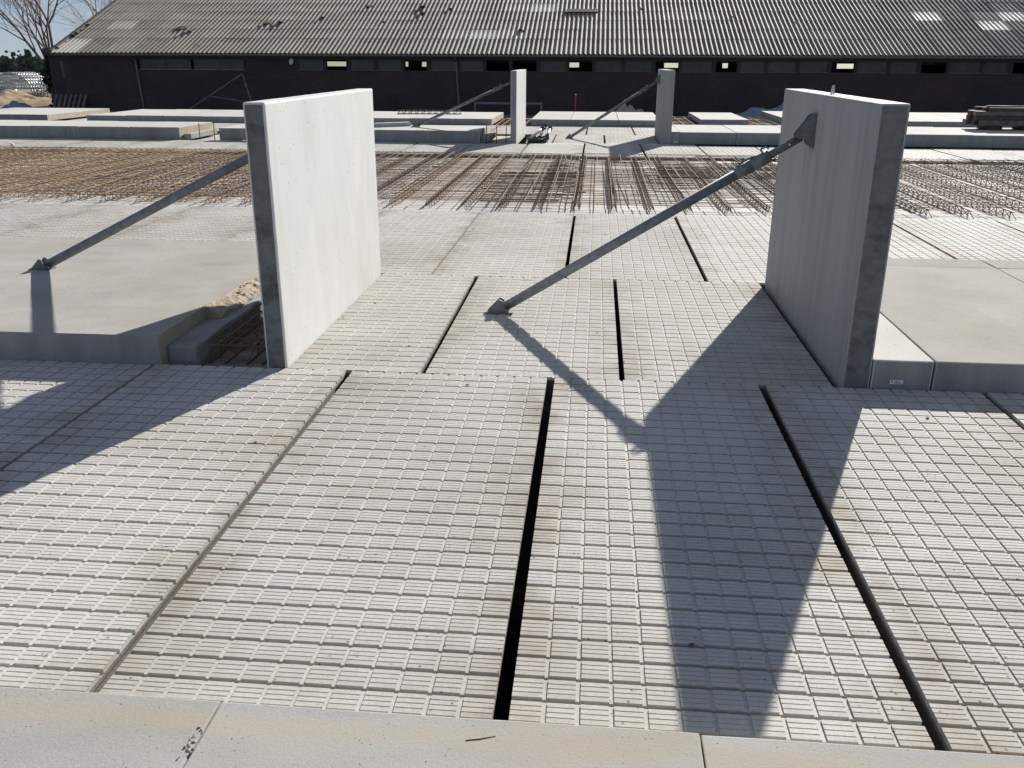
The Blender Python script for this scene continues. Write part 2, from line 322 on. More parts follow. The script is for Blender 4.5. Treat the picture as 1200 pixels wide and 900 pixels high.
def floor_row(gaps, y0, y1, gap=0.04, seed=1, rot_j=0.0015, own={}):
    for i, (a, b_) in enumerate(zip(gaps, gaps[1:])):
        a_, b0 = a, b_; a = a + own.get(a, gap) / 2; b_ = b_ - own.get(b_, gap) / 2
        w_ = round(b_ - a, 3); l_ = round(y1 - y0, 3); key = (w_, l_, (i + seed) % 2)
        if key not in _pm: _pm[key] = panel_mesh(w_, l_, hash(key) % 1000 + seed)
        o = link('floor_panel', _pm[key], floor, ((a + b_) / 2 + R.uniform(-.003, .003), y0, R.uniform(-.004, .001)), (R.uniform(-.0006, .0006), R.uniform(-.0012, .0012), R.uniform(-rot_j, rot_j) * .6))
g1 = [-6.25, -5.04, -3.83, -2.626, -1.42, -0.213, 0.998, 2.223, 3.43, 4.64]
floor_row(g1, 1.935, 4.938, 0.042, 1, own={-2.626: .028, -1.42: .036, -0.213: .054})
floor_row([-1.813, -0.98, 0.201, 1.42], 4.955, 7.488, 0.036, 5)
g3 = [-9.87, -8.65, -7.42, -6.18, -4.95, -3.74, -2.55, -1.375, -0.218, 0.975, 2.2, 3.42, 4.68, 5.92, 7.15]
floor_row(g3, 7.505, 10.95, 0.038, 2, own={-6.18: .016, -4.95: .016, -3.74: .016, -2.55: .02, -1.375: .022})
g4 = [-14.93 + 1.2235 * k for k in range(12)] + [-0.235 + 1.215 * k for k in range(0, 11)]
floor_row(g4, 17.76, 20.30, 0.04, 3)
floor_row([-1.58, -0.97, 0.21, 1.42], 20.60, 23.03, 0.04, 4)
floor_row(g4, 23.06, 26.05, 0.04, 6)
# small fill strip in front of the far passage
def slab_part(name, x0, x1, y0, y1, z0, z1, mat, parent=None, bev=0.006):
    g = MB(); cx, cy = (x0 + x1) / 2, (y0 + y1) / 2
    g.box(x0 - cx, x1 - cx, y0 - cy, y1 - cy, 0, z1 - z0)
    me = g.mesh(name, mat); bevel(me, bev, 1)
    return link(name, me, parent, (cx, cy, z0))
for a, b_ in zip(g4, g4[1:]):
    if -1.7 < a < 1.2: slab_part('joint_strip', a + .02, b_ - .02, 20.32, 20.585, -.15, -.001, M['panel'], floor)
# planks that carry the reinforcement
xs_ = [-19.2 + 2.4 * k for k in range(14)]
for a, b_ in zip(xs_, xs_[1:]):
    slab_part('plank', a + .006, b_ - .006, 11.0, 17.72, -.155, -.05 + R.uniform(-.004, .004), M['plank'], floor, 0.004)
# pale smooth strip along the planks' near edge
for a, b_ in zip(xs_, xs_[1:]):
    slab_part('edge_strip', a + .006, b_ - .006, 10.965, 11.52 + R.uniform(-.08, .08), -.045, -.036, M['slab_pale'], floor, 0.002)
# planks below the open recess beside the left wall
slab_part('plank', -3.0, -1.93, 5.12, 7.34, -.16, -.06, M['recess'], floor, .003)

# ------------------------------------------------------------------ kerb slabs under the photographer
def cast_slab(name, x0, x1, y0, y1, z0, z1, mats, label, cat, group=None, amp=0.002, seed=0, bev=0.008, faces=None):
    """one precast slab: top in material 0, front and sides in material 1"""
    cx, cy = (x0 + x1) / 2, (y0 + y1) / 2; g = MB(); h = z1 - z0
    g.box(x0 - cx, x1 - cx, y0 - cy, y1 - cy, 0, h, 0)
    if len(mats) > 1:
        g.mi = [1, 0, 1, 2 if len(mats) > 2 else 1, 1, 1]
    me = g.mesh(name, mats); bevel(me, bev, 2); rough_edges(me, 3, amp, seed)
    o = link(name, me, None, (cx, cy, z0)); tag(o, label, cat, group); return o
kx = [-3.55, -2.255, -0.965, 0.325, 1.615, 2.9]
klab = ['pale grey concrete edge beam beyond the chipped joint, end piece of the row', 'grey concrete edge beam with a chipped corner beside its open joint', 'concrete edge beam with a long tan stain, between the two open joints',
        'concrete edge beam next to the shaded floor, beyond the second joint', 'concrete edge beam at the end of the grooved floor, outer piece']
for i, (a, b_) in enumerate(zip(kx, kx[1:])):
    o = cast_slab('edge_beam', a + .002, b_ - .002, -1.2, 1.92 + R.uniform(-.004, .004), -.15, .10 + R.uniform(-.002, .002), [M['kerb']], klab[i], 'concrete beam', 'edge beams along the near end of the floor', amp=.0025, seed=i * 3.1, bev=.005)
# loose pebbles in the broken joint
def pebble(r, seed):
    bm = bmesh.new(); bmesh.ops.create_icosphere(bm, subdivisions=1, radius=r)
    for v_ in bm.verts: v_.co *= 1 + .3 * mnoise.noise(v_.co * 60 + Vector((seed, 0, 0))); v_.co.z *= .7
    me = bpy.data.meshes.new('pebble'); bm.to_mesh(me); bm.free(); me.materials.append(M['raw_edge'] if seed % 2 else M['slab_pale']); return me
peb = [pebble(.0025 + .0009 * k, k) for k in range(4)]
for k in range(22):
    t_ = R.random(); x = -0.972 + R.uniform(-.018, .008); y = 1.70 + t_ * .12
    tag(link('pebble', peb[k % 4], None, (x, y, .1005 + R.uniform(0, .001)), (R.random() * 3, R.random() * 3, R.random() * 3)), 'small crumb of broken concrete lying in the chipped beam joint', 'pebble', 'crumbs in the beam joint')
# twig and dirt crumbs on the floor
def crumb(x, y, z, s, label, group='crumbs of dirt on the grooved floor'):
    bm = bmesh.new(); bmesh.ops.create_icosphere(bm, subdivisions=1, radius=s)
    for v_ in bm.verts: v_.co.x *= 1.6; v_.co.z *= .5; v_.co *= 1 + .5 * mnoise.noise(v_.co * 90 + Vector((x, y, 0)))
    me = bpy.data.meshes.new('clod'); bm.to_mesh(me); bm.free(); me.materials.append(M['rubble'])
    tag(link('clod', me, None, (x, y, z + s * .3), (0, 0, R.random() * 3)), label, 'clod', group)
for k in range(34):
    crumb(R.uniform(-2.4, 2.6), R.uniform(2.1, 10.5), 0, R.uniform(.003, .009), 'tiny dark crumb of dirt on the grooved concrete floor')
g = MB(); g.path([(0, 0, .001), (.035, .008, .0015), (.075, .022, .001)], .0013, 5); 
tag(link('twig', g.mesh('twig', M['timber_dark']), None, (-.28, 1.835, .0995)), 'thin dark twig lying on the tan stained beam', 'twig')

# ------------------------------------------------------------------ upright walls
def wall(name, x0, x1, y0, y1, h, mats, label, base_joint=None, lean=(0, 0)):
    cx, cy = (x0 + x1) / 2, (y0 + y1) / 2; g = MB()
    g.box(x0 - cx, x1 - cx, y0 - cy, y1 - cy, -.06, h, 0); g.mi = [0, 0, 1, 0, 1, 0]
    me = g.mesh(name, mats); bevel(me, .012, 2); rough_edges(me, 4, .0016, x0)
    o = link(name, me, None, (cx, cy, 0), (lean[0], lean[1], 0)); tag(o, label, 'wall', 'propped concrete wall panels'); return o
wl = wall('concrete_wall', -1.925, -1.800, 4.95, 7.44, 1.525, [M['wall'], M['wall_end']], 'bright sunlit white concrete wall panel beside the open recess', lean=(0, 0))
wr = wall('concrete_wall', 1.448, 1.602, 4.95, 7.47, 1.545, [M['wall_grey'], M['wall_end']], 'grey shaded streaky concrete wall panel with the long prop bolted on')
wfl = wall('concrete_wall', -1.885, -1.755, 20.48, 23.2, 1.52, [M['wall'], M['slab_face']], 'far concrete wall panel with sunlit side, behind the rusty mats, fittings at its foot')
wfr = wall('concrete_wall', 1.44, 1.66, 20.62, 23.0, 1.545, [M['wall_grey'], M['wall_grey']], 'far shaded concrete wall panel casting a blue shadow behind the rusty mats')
# lifting loop on the right wall
g = MB(); g.path([(0, 0, -.02), (.004, .0, .035), (.012, .006, .055), (.02, .01, -.01)], .006, 6)
link('lifting_loop', g.mesh('lifting_loop', M['bright_steel']), wr, (-.02, .02, 1.545))
# hairline cracks / formwork marks on right wall are in the material

# ------------------------------------------------------------------ raised slabs beside the passage
crumbs = []
# big cast slab on the left, with its raw edge and lower ledge
x0, x1, y0, y1, h = -8.2, -2.585, 4.944, 7.86, 0.177
root = link('cast_slab', None, None, (-5.4, 6.4, 0.004)); tag(root, 'large smooth cast concrete slab with a raw stepped edge at the recess', 'concrete slab')
g = MB(); g.box(x0 + 5.4, x1 + 5.4, y0 - 6.4, 7.49 - 6.4, -.06, h - .004, 0); g.mi = [1, 0, 1, 2, 1, 1]; g.box(x0 + 5.4, x1 + 5.4, 7.49 - 6.4, y1 - 6.4, .002, h - .004, 0)
me = g.mesh('slab_top', [M['slab'], M['slab_face'], M['raw_edge']]); rough_edges(me, 4, .003, 4.4); link('slab_body', me, root)
g = MB(); g.box(x1 + 5.4 + .002, -2.40 + 5.4, y0 - 6.4 + .09, y1 - 6.4 - .02, -.064, .085, 0); me = g.mesh('ledge', [M['slab_face']]); bevel(me, .012, 2); rough_edges(me, 4, .010, 9.1); link('ledge', me, root)
g = MB(); NS = 130; NW = 12; X_ = x1 + 5.4
for k in range(NS + 1):
    y = y0 - 6.4 + .70 + k / NS * 2.1
    for q in range(NW + 1):
        u = q / NW; wd = .115 + .02 * mnoise.fractal(Vector((y * 4, 3.1, 0)), .8, 2, 4)
        nn = mnoise.fractal(Vector((u * 2.5, y * 16, 2.2)), .7, 2, 6); n2 = mnoise.noise(Vector((u * 9, y * 75, 1.2)))
        g.v.append((X_ - .006 + u * wd, y + .006 * n2, h - .008 - .062 * u ** 1.25 + .011 * nn * min(1, u * 4) + .005 * n2 * min(1, u * 3)))
    g.v.append((X_ - .006 + wd + .004, y, h - .13)); g.v.append((X_ - .006, y, h - .13))
m_ = NW + 3
for k in range(NS):
    for q in range(m_ - 1): a_ = k * m_ + q; g.face((a_, a_ + 1, a_ + m_ + 1, a_ + m_))
g.face(tuple(range(m_))); g.face(tuple(NS * m_ + q for q in range(m_)))
me = g.mesh('mortar_edge', M['raw_edge']); tag(link('mortar_edge', me, root), 'crumbly tan mortar along the slab edge')
for k in range(40):
    u = R.random(); crumb_y = 5.7 + R.random() * 1.9
    crumbs.append((x1 + .02 + .12 * u, crumb_y, .10 if u > .8 else .165 - .06 * u))
# right side: narrow block beside the wall, then slabs
cast_slab('concrete_block', 1.606, 1.936, 4.95, 7.49, -.05, .166, [M['slab_pale'], M['slab_face']], 'narrow pale concrete block with white sticker, beside the grey wall', 'concrete block', seed=2.1)
st = link('sticker', None, None, (1.745, 4.945, .028)); tag(st, 'small white paper sticker on the narrow block by the wall foot', 'sticker')
g = MB(); g.box(-.036, .036, -.0015, 0, 0, .024); link('paper', g.mesh('paper', M['sticker']), st)
g = MB(); g.box(-.03, -.022, -.0022, -.0016, .010, .02)
for q in range(3): g.box(-.012, .028 - .008 * q, -.0022, -.0016, .004 + .007 * q, .0065 + .007 * q)
link('print', g.mesh('print', M['ink']), st)
cast_slab('concrete_slab', 1.944, 3.285, 4.946, 7.49, -.05, .168, [M['slab'], M['slab_face']], 'broad smooth concrete slab next to the narrow stickered block', 'concrete slab', seed=5.2)
cast_slab('concrete_slab', 3.293, 4.66, 4.944, 7.49, -.05, .166, [M['slab'], M['slab_face']], 'second smooth concrete slab out from the narrow stickered block', 'concrete slab', seed=7.7)
cast_slab('concrete_slab', 4.668, 6.0, 4.944, 7.49, -.05, .167, [M['slab'], M['slab_face']], 'third smooth concrete slab out from the narrow stickered block', 'concrete slab', seed=8.7)
for a_, b__, t_ in ((1.944, 3.285, 'first'), (3.293, 4.66, 'second'), (4.668, 6.0, 'third')): cast_slab('concrete_slab', a_, b__, 7.494, 7.83, .004, .166, [M['slab'], M['slab_face']], t_ + ' short rear slab end out from the grey wall, overlapping the grooved floor', 'concrete slab', seed=a_)

for x, y, z in crumbs: crumb(x, y, z, R.uniform(.004, .010), 'dark crumb on the tan mortar edge of the large slab', 'crumbs on the mortar edge')
# far rows of slabs
LB = 'pale concrete block in the long row between rusty mats and rearmost slabs'
for a, b_ in zip([-16.6, -15.41, -14.22, -13.03, -11.83, -10.64], [-15.41, -14.22, -13.03, -11.83, -10.64, -9.44]):
    cast_slab('concrete_block', a + .006, b_ - .006, 20.34, 22.2, .004, .268 + R.uniform(-.004, .004), [M['slab_pale'], M['slab_face'], M['raw_edge']], LB, 'concrete block', 'blocks of the far row left of the passage', seed=a)
for a, b_ in zip([-8.52, -7.37, -6.17, -4.97, -3.766], [-7.37, -6.17, -4.97, -3.766, -2.56]):
    cast_slab('concrete_block', a + .006, b_ - .006, 20.34, 22.0, .004, .264 + R.uniform(-.004, .004), [M['slab_pale'], M['slab_face'], M['raw_edge']], LB, 'concrete block', 'blocks of the far row left of the passage', seed=a)
# low ledge pieces in the openings
for x_, y_ in ((-9.43, 20.5), (-2.55, 20.5)):
    cast_slab('low_block', x_ + .004, x_ + .18, y_, y_ + 1.5, .004, .12, [M['raw_edge'], M['slab_face']], 'low rough concrete ledge in the opening beside the ' + ('sunlit far wall' if x_ > -5 else 'gap in the block row'), 'concrete block', seed=x_)
LC = 'flat pale concrete slab in the rearmost row before the dark barn'
xx = [-19.4, -18.3, -17.2, -16.1]
for a, b_ in zip(xx, xx[1:]): cast_slab('concrete_slab', a + .006, b_ - .006, 26.1, 29.7, .0, .17, [M['slab_pale'], M['slab_face'], M['raw_edge']], LC, 'concrete slab', 'slabs of the rearmost row', seed=a)
xx = [-14.9, -13.7, -12.5, -11.3, -10.1, -8.9, -7.7, -6.5, -5.3, -4.1, -2.93]
for a, b_ in zip(xx, xx[1:]): cast_slab('concrete_slab', a + .006, b_ - .006, 26.1, 29.5, .0, .168 + R.uniform(-.006, .006), [M['slab_pale'], M['slab_face'], M['raw_edge']], LC, 'concrete slab', 'slabs of the rearmost row', seed=a)
xx = [-1.83, -0.72, 0.62, 1.8]
for a, b_ in zip(xx, xx[1:]): cast_slab('concrete_slab', a + .006, b_ - .006, 26.1, 30.2, .0, .172, [M['slab_pale'], M['slab_face']], 'flat pale concrete slab lying across the end of the far passage', 'concrete slab', 'slabs across the end of the passage', seed=a)
cast_slab('concrete_slab', 2.95, 4.30, 26.75, 30.4, .03, .172, [M['slab_pale'], M['slab_face']], 'single pale slab lying among rusty bars before the barn', 'concrete slab', seed=1.5)
for a in (5.35, 6.6, 7.85, 9.1, 10.35, 11.6): cast_slab('concrete_slab', a, a + 1.24, 26.3, 31.0, .0, .2, [M['slab_pale'], M['slab_face']], 'pale rear slab behind the stack of old timber', 'concrete slab', 'rear slabs behind the timber', seed=a)
xx = [1.66, 1.85, 3.07, 4.31, 5.56, 6.81, 8.05, 9.3, 10.55]
for a, b_ in zip(xx, xx[1:]): cast_slab('concrete_block', a + .006, b_ - .006, 20.63, 23.1, .004, .262 + R.uniform(-.004, .004), [M['slab_pale'], M['slab_face']], 'far pale concrete block in the row between shaded far wall and timber stack', 'concrete block', 'blocks of the far row right of the passage', seed=a)
st = slab_part('sticker', 1.72, 1.80, 20.624, 20.627, .03, .06, M['sticker'], None, .0005); tag(st, 'small pale sticker on the block at the shaded far wall', 'sticker')

# ------------------------------------------------------------------ reinforcement
def bar(g, a, b_, r): g.tube(a, b_, r, r, 4, True)
gl = 6.35
def girder_mesh(name, mat, wv):
    g = MB(); h = .09; rr = random.Random(wv)
    for x, z, r in ((0, h, .0075), (-.045, .0, .006), (.045, .0, .006)):
        pts = [(x + rr.uniform(-.004, .004), i * gl / 4, z + rr.uniform(-.004, .004)) for i in range(5)]
        for a, b_ in zip(pts, pts[1:]): bar(g, a, b_, r)
    nz = 32; st_ = gl / nz
    for i in range(nz):
        for sx_ in (-1, 1):
            bar(g, (sx_ * .045, i * st_, 0), (sx_ * .004, (i + .5) * st_, h), .004); bar(g, (sx_ * .004, (i + .5) * st_, h), (sx_ * .045, (i + 1) * st_, 0), .004)
    return g.mesh(name, mat)
gm = [girder_mesh('lattice_girder', M[k], i) for i, k in enumerate(('rust', 'rust_dark', 'rust_orange'))]
for k in range(-38, 22):
    x = -.22 + .475 * k + R.uniform(-.012, .012)
    mi = 2 if (x < -2.2 and R.random() < .55) else (1 if R.random() < .35 else 0)
    o = link('lattice_girder', gm[mi], None, (x, 11.28 + R.uniform(-.1, .06), -.042), (0, 0, R.uniform(-.004, .004)))
    tag(o, 'long thin rusty lattice girder cast into the planks across the open strip', 'lattice girder', 'lattice girders in the open strip')
def mat_mesh(w_, l_, dx, dy, r, mat, seed, wob=.012, drop=0.0):
    g = MB(); rr = random.Random(seed)
    n_ = int(l_ / dy)
    for j in range(n_ + 1):
        if rr.random() < drop: continue
        y = j * dy + rr.uniform(-wob, wob); xa = rr.uniform(-.08, .04); xb = w_ + rr.uniform(-.05, .1)
        z = rr.uniform(0, .012); ym = y + rr.uniform(-.02, .02); bar(g, (xa, y, z), (w_ * .5, ym, rr.uniform(0, .012)), r); bar(g, (w_ * .5, ym, z), (xb, y + rr.uniform(-.02, .02), rr.uniform(0, .012)), r)
    n_ = int(w_ / dx)
    for j in range(n_ + 1):
        if rr.random() < drop: continue
        x = j * dx + rr.uniform(-wob, wob); bar(g, (x, rr.uniform(-.1, .05), .012 + rr.uniform(0, .008)), (x + rr.uniform(-.03, .03), l_ + rr.uniform(-.05, .1), .012 + rr.uniform(0, .008)), r)
    return g.mesh('rebar_mat', mat)
def mat_at(x, y, w_, l_, dx, dy, r, mat, seed, label, z=.057, rot=0, drop=0.0, group='rebar mats over the girders'):
    o = link('rebar_mat', mat_mesh(w_, l_, dx, dy, r, M[mat], seed, drop=drop), None, (x, y, z), (0, 0, rot)); tag(o, label, 'rebar mat', group)
for k in range(6):
    mat_at(-17.2 + 2.42 * k, 11.35, 2.4, 6.2, .15, .15, .006, ('rust_orange', 'rust', 'rust', 'rust_orange', 'rust', 'rust_dark')[k], 50 + k, 'dense rusty mesh mat among those lying beyond the large cast slab', group='dense mats beyond the cast slab')
mat_at(-2.7, 11.4, 2.3, 6.2, .2, .15, .0055, 'rust', 70, 'open brown mesh mat in line with the passage, next to the dense mats')
mat_at(-0.75, 12.6, .5, 4.6, .16, .2, .006, 'rust_dark', 71, 'small dark dense mesh mat over lighter bars in line with the passage', z=.075)
mat_at(-1.45, 11.15, 1.25, 3.2, .3, .19, .0075, 'rust_dark', 72, 'dark mat of thick closely spaced bars near the grooved floor', z=.088)
mat_at(-.35, 11.25, 2.35, 6.4, .2, .16, .0055, 'rust', 73, 'thin open mesh mat straight down the passage axis', drop=.1)
mat_at(.3, 12.4, 1.1, 3.6, .14, .3, .0065, 'rust_dark', 74, 'short narrow mesh mat with close lengthwise bars', z=.075)
mat_at(1.9, 11.3, 2.3, 6.3, .2, .17, .006, 'rust_dark', 75, 'brown mesh mat partly behind the grey wall panel', drop=.08)
mat_at(1.0, 13.9, 1.9, 1.6, .14, .10, .006, 'rust_dark', 76, 'very dense dark mat making a brown patch in the strip', z=.082)
mat_at(4.25, 11.6, 2.3, 5.9, .25, .2, .005, 'rust', 77, 'thin pale brown mesh mat on the sunny side of the grey wall', drop=.15)
mat_at(6.6, 12.6, 2.4, 4.9, .22, .16, .006, 'rust_dark', 78, 'dark mesh mat out towards the timber stack side', drop=.1)
# loose single rods
for k in range(30):
    L_ = R.uniform(1.5, 4.5); x = R.uniform(-9, 6.5); y = R.uniform(11.3, 17.4 - L_ * .8); g = MB(); bar(g, (0, 0, 0), (R.uniform(-.15, .15), L_ * .9, R.uniform(-.01, .02)), .0075)
    o = link('rebar_rod', g.mesh('rebar_rod', M[('rust_orange' if x < -2.5 else 'rust_dark') if k % 3 else 'rust']), None, (x, y, .085), (0, 0, R.uniform(-.05, .05)))
    tag(o, 'loose rusty rod lying lengthwise on the mesh mats', 'rebar rod', 'loose rods on the mats')
# white spacers
for x, y in ((-11.4, 17.2),):
    g = MB(); g.prism([(-.05, 0, 0), (.05, 0, 0), (.03, 0, .08), (-.03, 0, .06)], (0, 1, 0), 0, .06); o = link('paper_scrap', bevel(g.mesh('paper_scrap', M['sticker']), .02, 2), None, (x, y, .1), (R.random() * .4, .2, R.random() * 3)); tag(o, 'crumpled white wrapper on the rusty mats', 'wrapper')
# reinforcement in the recess beside the left wall
gg = girder_mesh('recess_girder', M['rust_dark'], 9)
g = MB(); h = .11; nz = 11; ll = 2.15
for x, z, r in ((0, h, .007), (-.05, 0, .006), (.05, 0, .006)): bar(g, (x, 0, z), (x, ll, z), r)
for i in range(nz):
    s_ = ll / nz
    for sx_ in (-1, 1): bar(g, (sx_ * .05, i * s_, 0), (0, (i + .5) * s_, h), .004); bar(g, (0, (i + .5) * s_, h), (sx_ * .05, (i + 1) * s_, 0), .004)
rg = g.mesh('lattice_girder', M['rust'])
for x in (-2.32, -2.08):
    tag(link('lattice_girder', rg, None, (x, 5.14, -.053)), 'short rusty lattice girder in the recess beside the bright wall', 'lattice girder', 'lattice girders in the recess')
mat_at(-2.38, 5.15, .43, 2.1, .14, .16, .005, 'rust', 91, 'small rusty mesh mat in the recess beside the bright wall', z=.055, group='recess mat')
g = MB(); bar(g, (0, 0, 0), (-.03, .02, .30), .008); tag(link('rebar_stub', g.mesh('rebar_stub', M['rust_dark']), None, (-2.02, 6.25, .0)), 'rusty bar end sticking up in the recess beside the bright wall', 'rebar rod')
for i, (x, y) in enumerate(((-9.05, 20.5), (-8.72, 20.55))):
    g = MB(); bar(g, (0, 0, 0), (.01, 0, .5), .011); tag(link('rebar_stub', g.mesh('rebar_stub', M['rust_dark']), None, (x, y, -.15)), 'thin upright rusty bar in the gap of the far block row', 'rebar rod', 'upright bars in the block row gap')
for i, (x, y) in enumerate(((-2.42, 20.4), (-2.2, 20.45), (-1.98, 20.4))):
    g = MB(); bar(g, (0, 0, 0), (.01, 0, .52), .012); tag(link('rebar_stub', g.mesh('rebar_stub', M['rust_dark']), None, (x, y, -.15)), 'thin upright rusty bar beside the sunlit far wall', 'rebar rod', 'upright bars beside the far wall')
slab_part('plank', -9.43, -8.53, 20.32, 26.0, -.16, -.05, M['plank'], floor); slab_part('plank', -2.55, -1.9, 20.32, 23.0, -.16, -.05, M['plank'], floor)
slab_part('plank', -16.08, -14.92, 26.1, 29.6, -.16, -.05, M['plank'], floor); slab_part('plank', -2.9, -1.86, 26.1, 30.2, -.16, -.05, M['rubble'], floor); slab_part('plank', 1.83, 5.34, 26.1, 31.2, -.16, -.02, M['plank'], floor)
mat_at(1.9, 26.3, 3.3, 4.6, .3, .28, .011, 'rust', 95, 'rusty mesh mat around the single slab before the barn', z=.0, group='rear mats')
mat_at(-2.85, 26.3, .95, 3.0, .2, .2, .011, 'rust', 96, 'rusty mesh mat in the gap behind the sunlit far wall', z=-.03, group='rear mats')
# rusty girder lying on a rear slab, white beam on the block row
g = MB()
for z_, x_ in ((.1, 0), (0, -.05), (0, .05)): bar(g, (0, x_, z_), (1.95, x_, z_), .013)
for i in range(10):
    for s_ in (-.05, .05): bar(g, (i * .195, s_, 0), (i * .195 + .0975, 0, .1), .009); bar(g, (i * .195 + .0975, 0, .1), (i * .195 + .195, s_, 0), .009)
tag(link('lattice_girder', g.mesh('lattice_girder', M['rust']), None, (-6.05, 28.1, .182), (0, 0, .03)), 'rusty lattice girder lying crosswise on a rearmost slab', 'lattice girder')
g = MB(); g.box(-.45, .45, -.09, .09, 0, .09); tag(link('white_beam', bevel(g.mesh('white_beam', M['slab_pale']), .01), None, (-4.75, 21.4, .262), (0, 0, .65)), 'short white concrete beam lying on the far block row', 'beam')

# ------------------------------------------------------------------ push-pull props
def prop(foot, top, wall_dir, label, split=.86, lower=.034, upper=.026, s=1.0, fs=.85):
    f = Vector(foot); t_ = Vector(top) - f; d = t_.normalized(); L_ = t_.length
    root = link('wall_prop', None, None, foot); tag(root, label, 'prop', 'steel props holding the walls')
    a0 = d * .09; sp = d * (L_ * split); a1 = t_ - d * .09
    side = Vector((0, 0, 1)).cross(d).normalized(); upv = d.cross(side)
    g = MB(); g.tube(a0, sp, lower * s, lower * s, 14); link('outer_tube', g.mesh('outer_tube', M['galv'], True), root)
    g = MB(); g.tube(sp - d * .05, a1, upper * s, upper * s, 14); inner = link('inner_tube', g.mesh('inner_tube', M['galv_dull'], True), root)
    g = MB(); hp = sp + d * .17; g.tube(hp - side * (upper * s + .0015), hp + side * (upper * s + .0015), .008, .008, 8); link('pin_hole', g.mesh('pin_hole', M['bright_steel']), inner)
    g = MB(); g.tube(sp - d * .10, sp + d * .03, lower * 1.28 * s, lower * 1.28 * s, 14); g.tube(sp - d * .22, sp - d * .10, lower * 1.12 * s, lower * 1.28 * s, 14); cl = link('coupler', g.mesh('coupler', M['galv_dull'], True), root)
    g = MB(); q = sp + upv * lower * 1.1
    g.path([q, q + upv * .028 - d * .005, q + upv * .026 + d * .035, q + upv * .004 + d * .045], .007, 6)
    g.path([q - d * .04, q - d * .10 + upv * .016, q - d * .17 + upv * .012, q - d * .19 + upv * .0], .006, 6); link('handle', g.mesh('handle', M['galv_dull']), cl)
    # foot: flat plate with two triangular cheeks
    hx = Vector((d.x, d.y, 0)).normalized()
    g = MB(); yv = Vector((-hx.y, hx.x, 0))
    g.prism([tuple(hx * x + yv * y) for x, y in ((-.09 * fs, -.05), (.15 * fs, -.05), (.15 * fs, .05), (-.09 * fs, .05))], (0, 0, 1), 0, .008)
    fp = link('foot_plate', g.mesh('foot_plate', M['galv_dull']), root)
    for s_ in (-1, 1):
        g = MB(); g.prism([tuple(hx * x * fs + Vector((0, 0, z * fs))) for x, z in ((-.075, .01), (.105, .008), (.12, .03), (.075, .045), (.065, .105), (.03, .12))], tuple(yv), s_ * .036 - .003, s_ * .036 + .003); link('cheek', g.mesh('cheek', M['galv_dull']), fp)
    g = MB(); bp = d * .10; g.tube(bp - yv * .05, bp + yv * .05, .009, .009, 8); g.tube(bp - yv * .06, bp - yv * .045, .016, .016, 6); link('bolt', g.mesh('bolt', M['dark_metal']), fp)
    # head: plate on the wall with cheeks
    g = MB(); wd = Vector(wall_dir); tv = t_
    g.prism([tuple(tv + yv * y + Vector((0, 0, z))) for y, z in ((-.05, -.12), (.05, -.12), (.05, .11), (-.05, .11))], tuple(wd), -.009, -.001)
    hp_ = link('head_plate', g.mesh('head_plate', M['galv_dull']), root)
    for s_ in (-1, 1):
        g = MB(); g.prism([tuple(tv + wd * -(x) + Vector((0, 0, z))) for x, z in ((.009, -.11), (.045, -.085), (.05, -.06), (.115, -.05), (.125, -.03), (.06, .06), (.035, .10), (.009, .105))], tuple(yv), s_ * .034 - .003, s_ * .034 + .003); link('cheek', g.mesh('cheek', M['galv_dull']), hp_)
    return root
prop((-.685, 6.335, .003), (1.446, 6.335, 1.315), (1, 0, 0), 'long grey steel prop from the grooved floor up to the grey wall')
prop((-4.345, 6.61, .179), (-1.927, 6.55, 1.36), (1, 0, 0), 'grey steel prop standing on the large cast slab, holding the bright wall', split=.92, fs=.7)
prop((-4.2, 21.3, .27), (-1.888, 21.6, 1.29), (1, 0, 0), 'far grey prop standing on the pale block row against the sunlit far wall')
prop((-.64, 21.9, .003), (1.438, 22.0, 1.33), (1, 0, 0), 'far grey prop rising from the passage floor to the shaded far wall')
# fittings heaped at the foot of the far left wall
def short_prop(a, b_, mat, label, r=.034):
    a = Vector(a); b_ = Vector(b_); root = link('spare_strut', None, None, tuple(a)); d = (b_ - a); g = MB(); g.tube((0, 0, 0), d, r, r, 10); link('tube', g.mesh('tube', M[mat], True), root)
    dn = d.normalized(); g = MB(); g.tube(d * .02, d * .02 + dn * .09, r * 1.7, r * 1.7, 8); g.tube(d - dn * .07, d, r * 1.6, r * 1.6, 8); link('end_fitting', g.mesh('end_fitting', M['dark_metal']), root)
    tag(root, label, 'strut', 'spare struts at the wall foot')
short_prop((-1.52, 20.62, .04), (-1.18, 20.95, .30), 'white_tube', 'white strut leaning in the heap of fittings at the sunlit far wall')
short_prop((-1.28, 20.7, .04), (-1.16, 21.1, .33), 'white_tube', 'white strut standing in the heap of fittings at the sunlit far wall')
short_prop((-1.12, 20.66, .04), (-1.03, 21.05, .29), 'bright_steel', 'bright steel strut in the heap of fittings at the sunlit far wall')
short_prop((-1.5, 20.55, .045), (-1.1, 20.6, .05), 'dark_metal', 'dark strut lying in the heap of fittings at the sunlit far wall', .045)
short_prop((-1.42, 20.75, .05), (-1.05, 20.8, .12), 'dark_metal', 'dark strut across the heap of fittings at the sunlit far wall', .04)

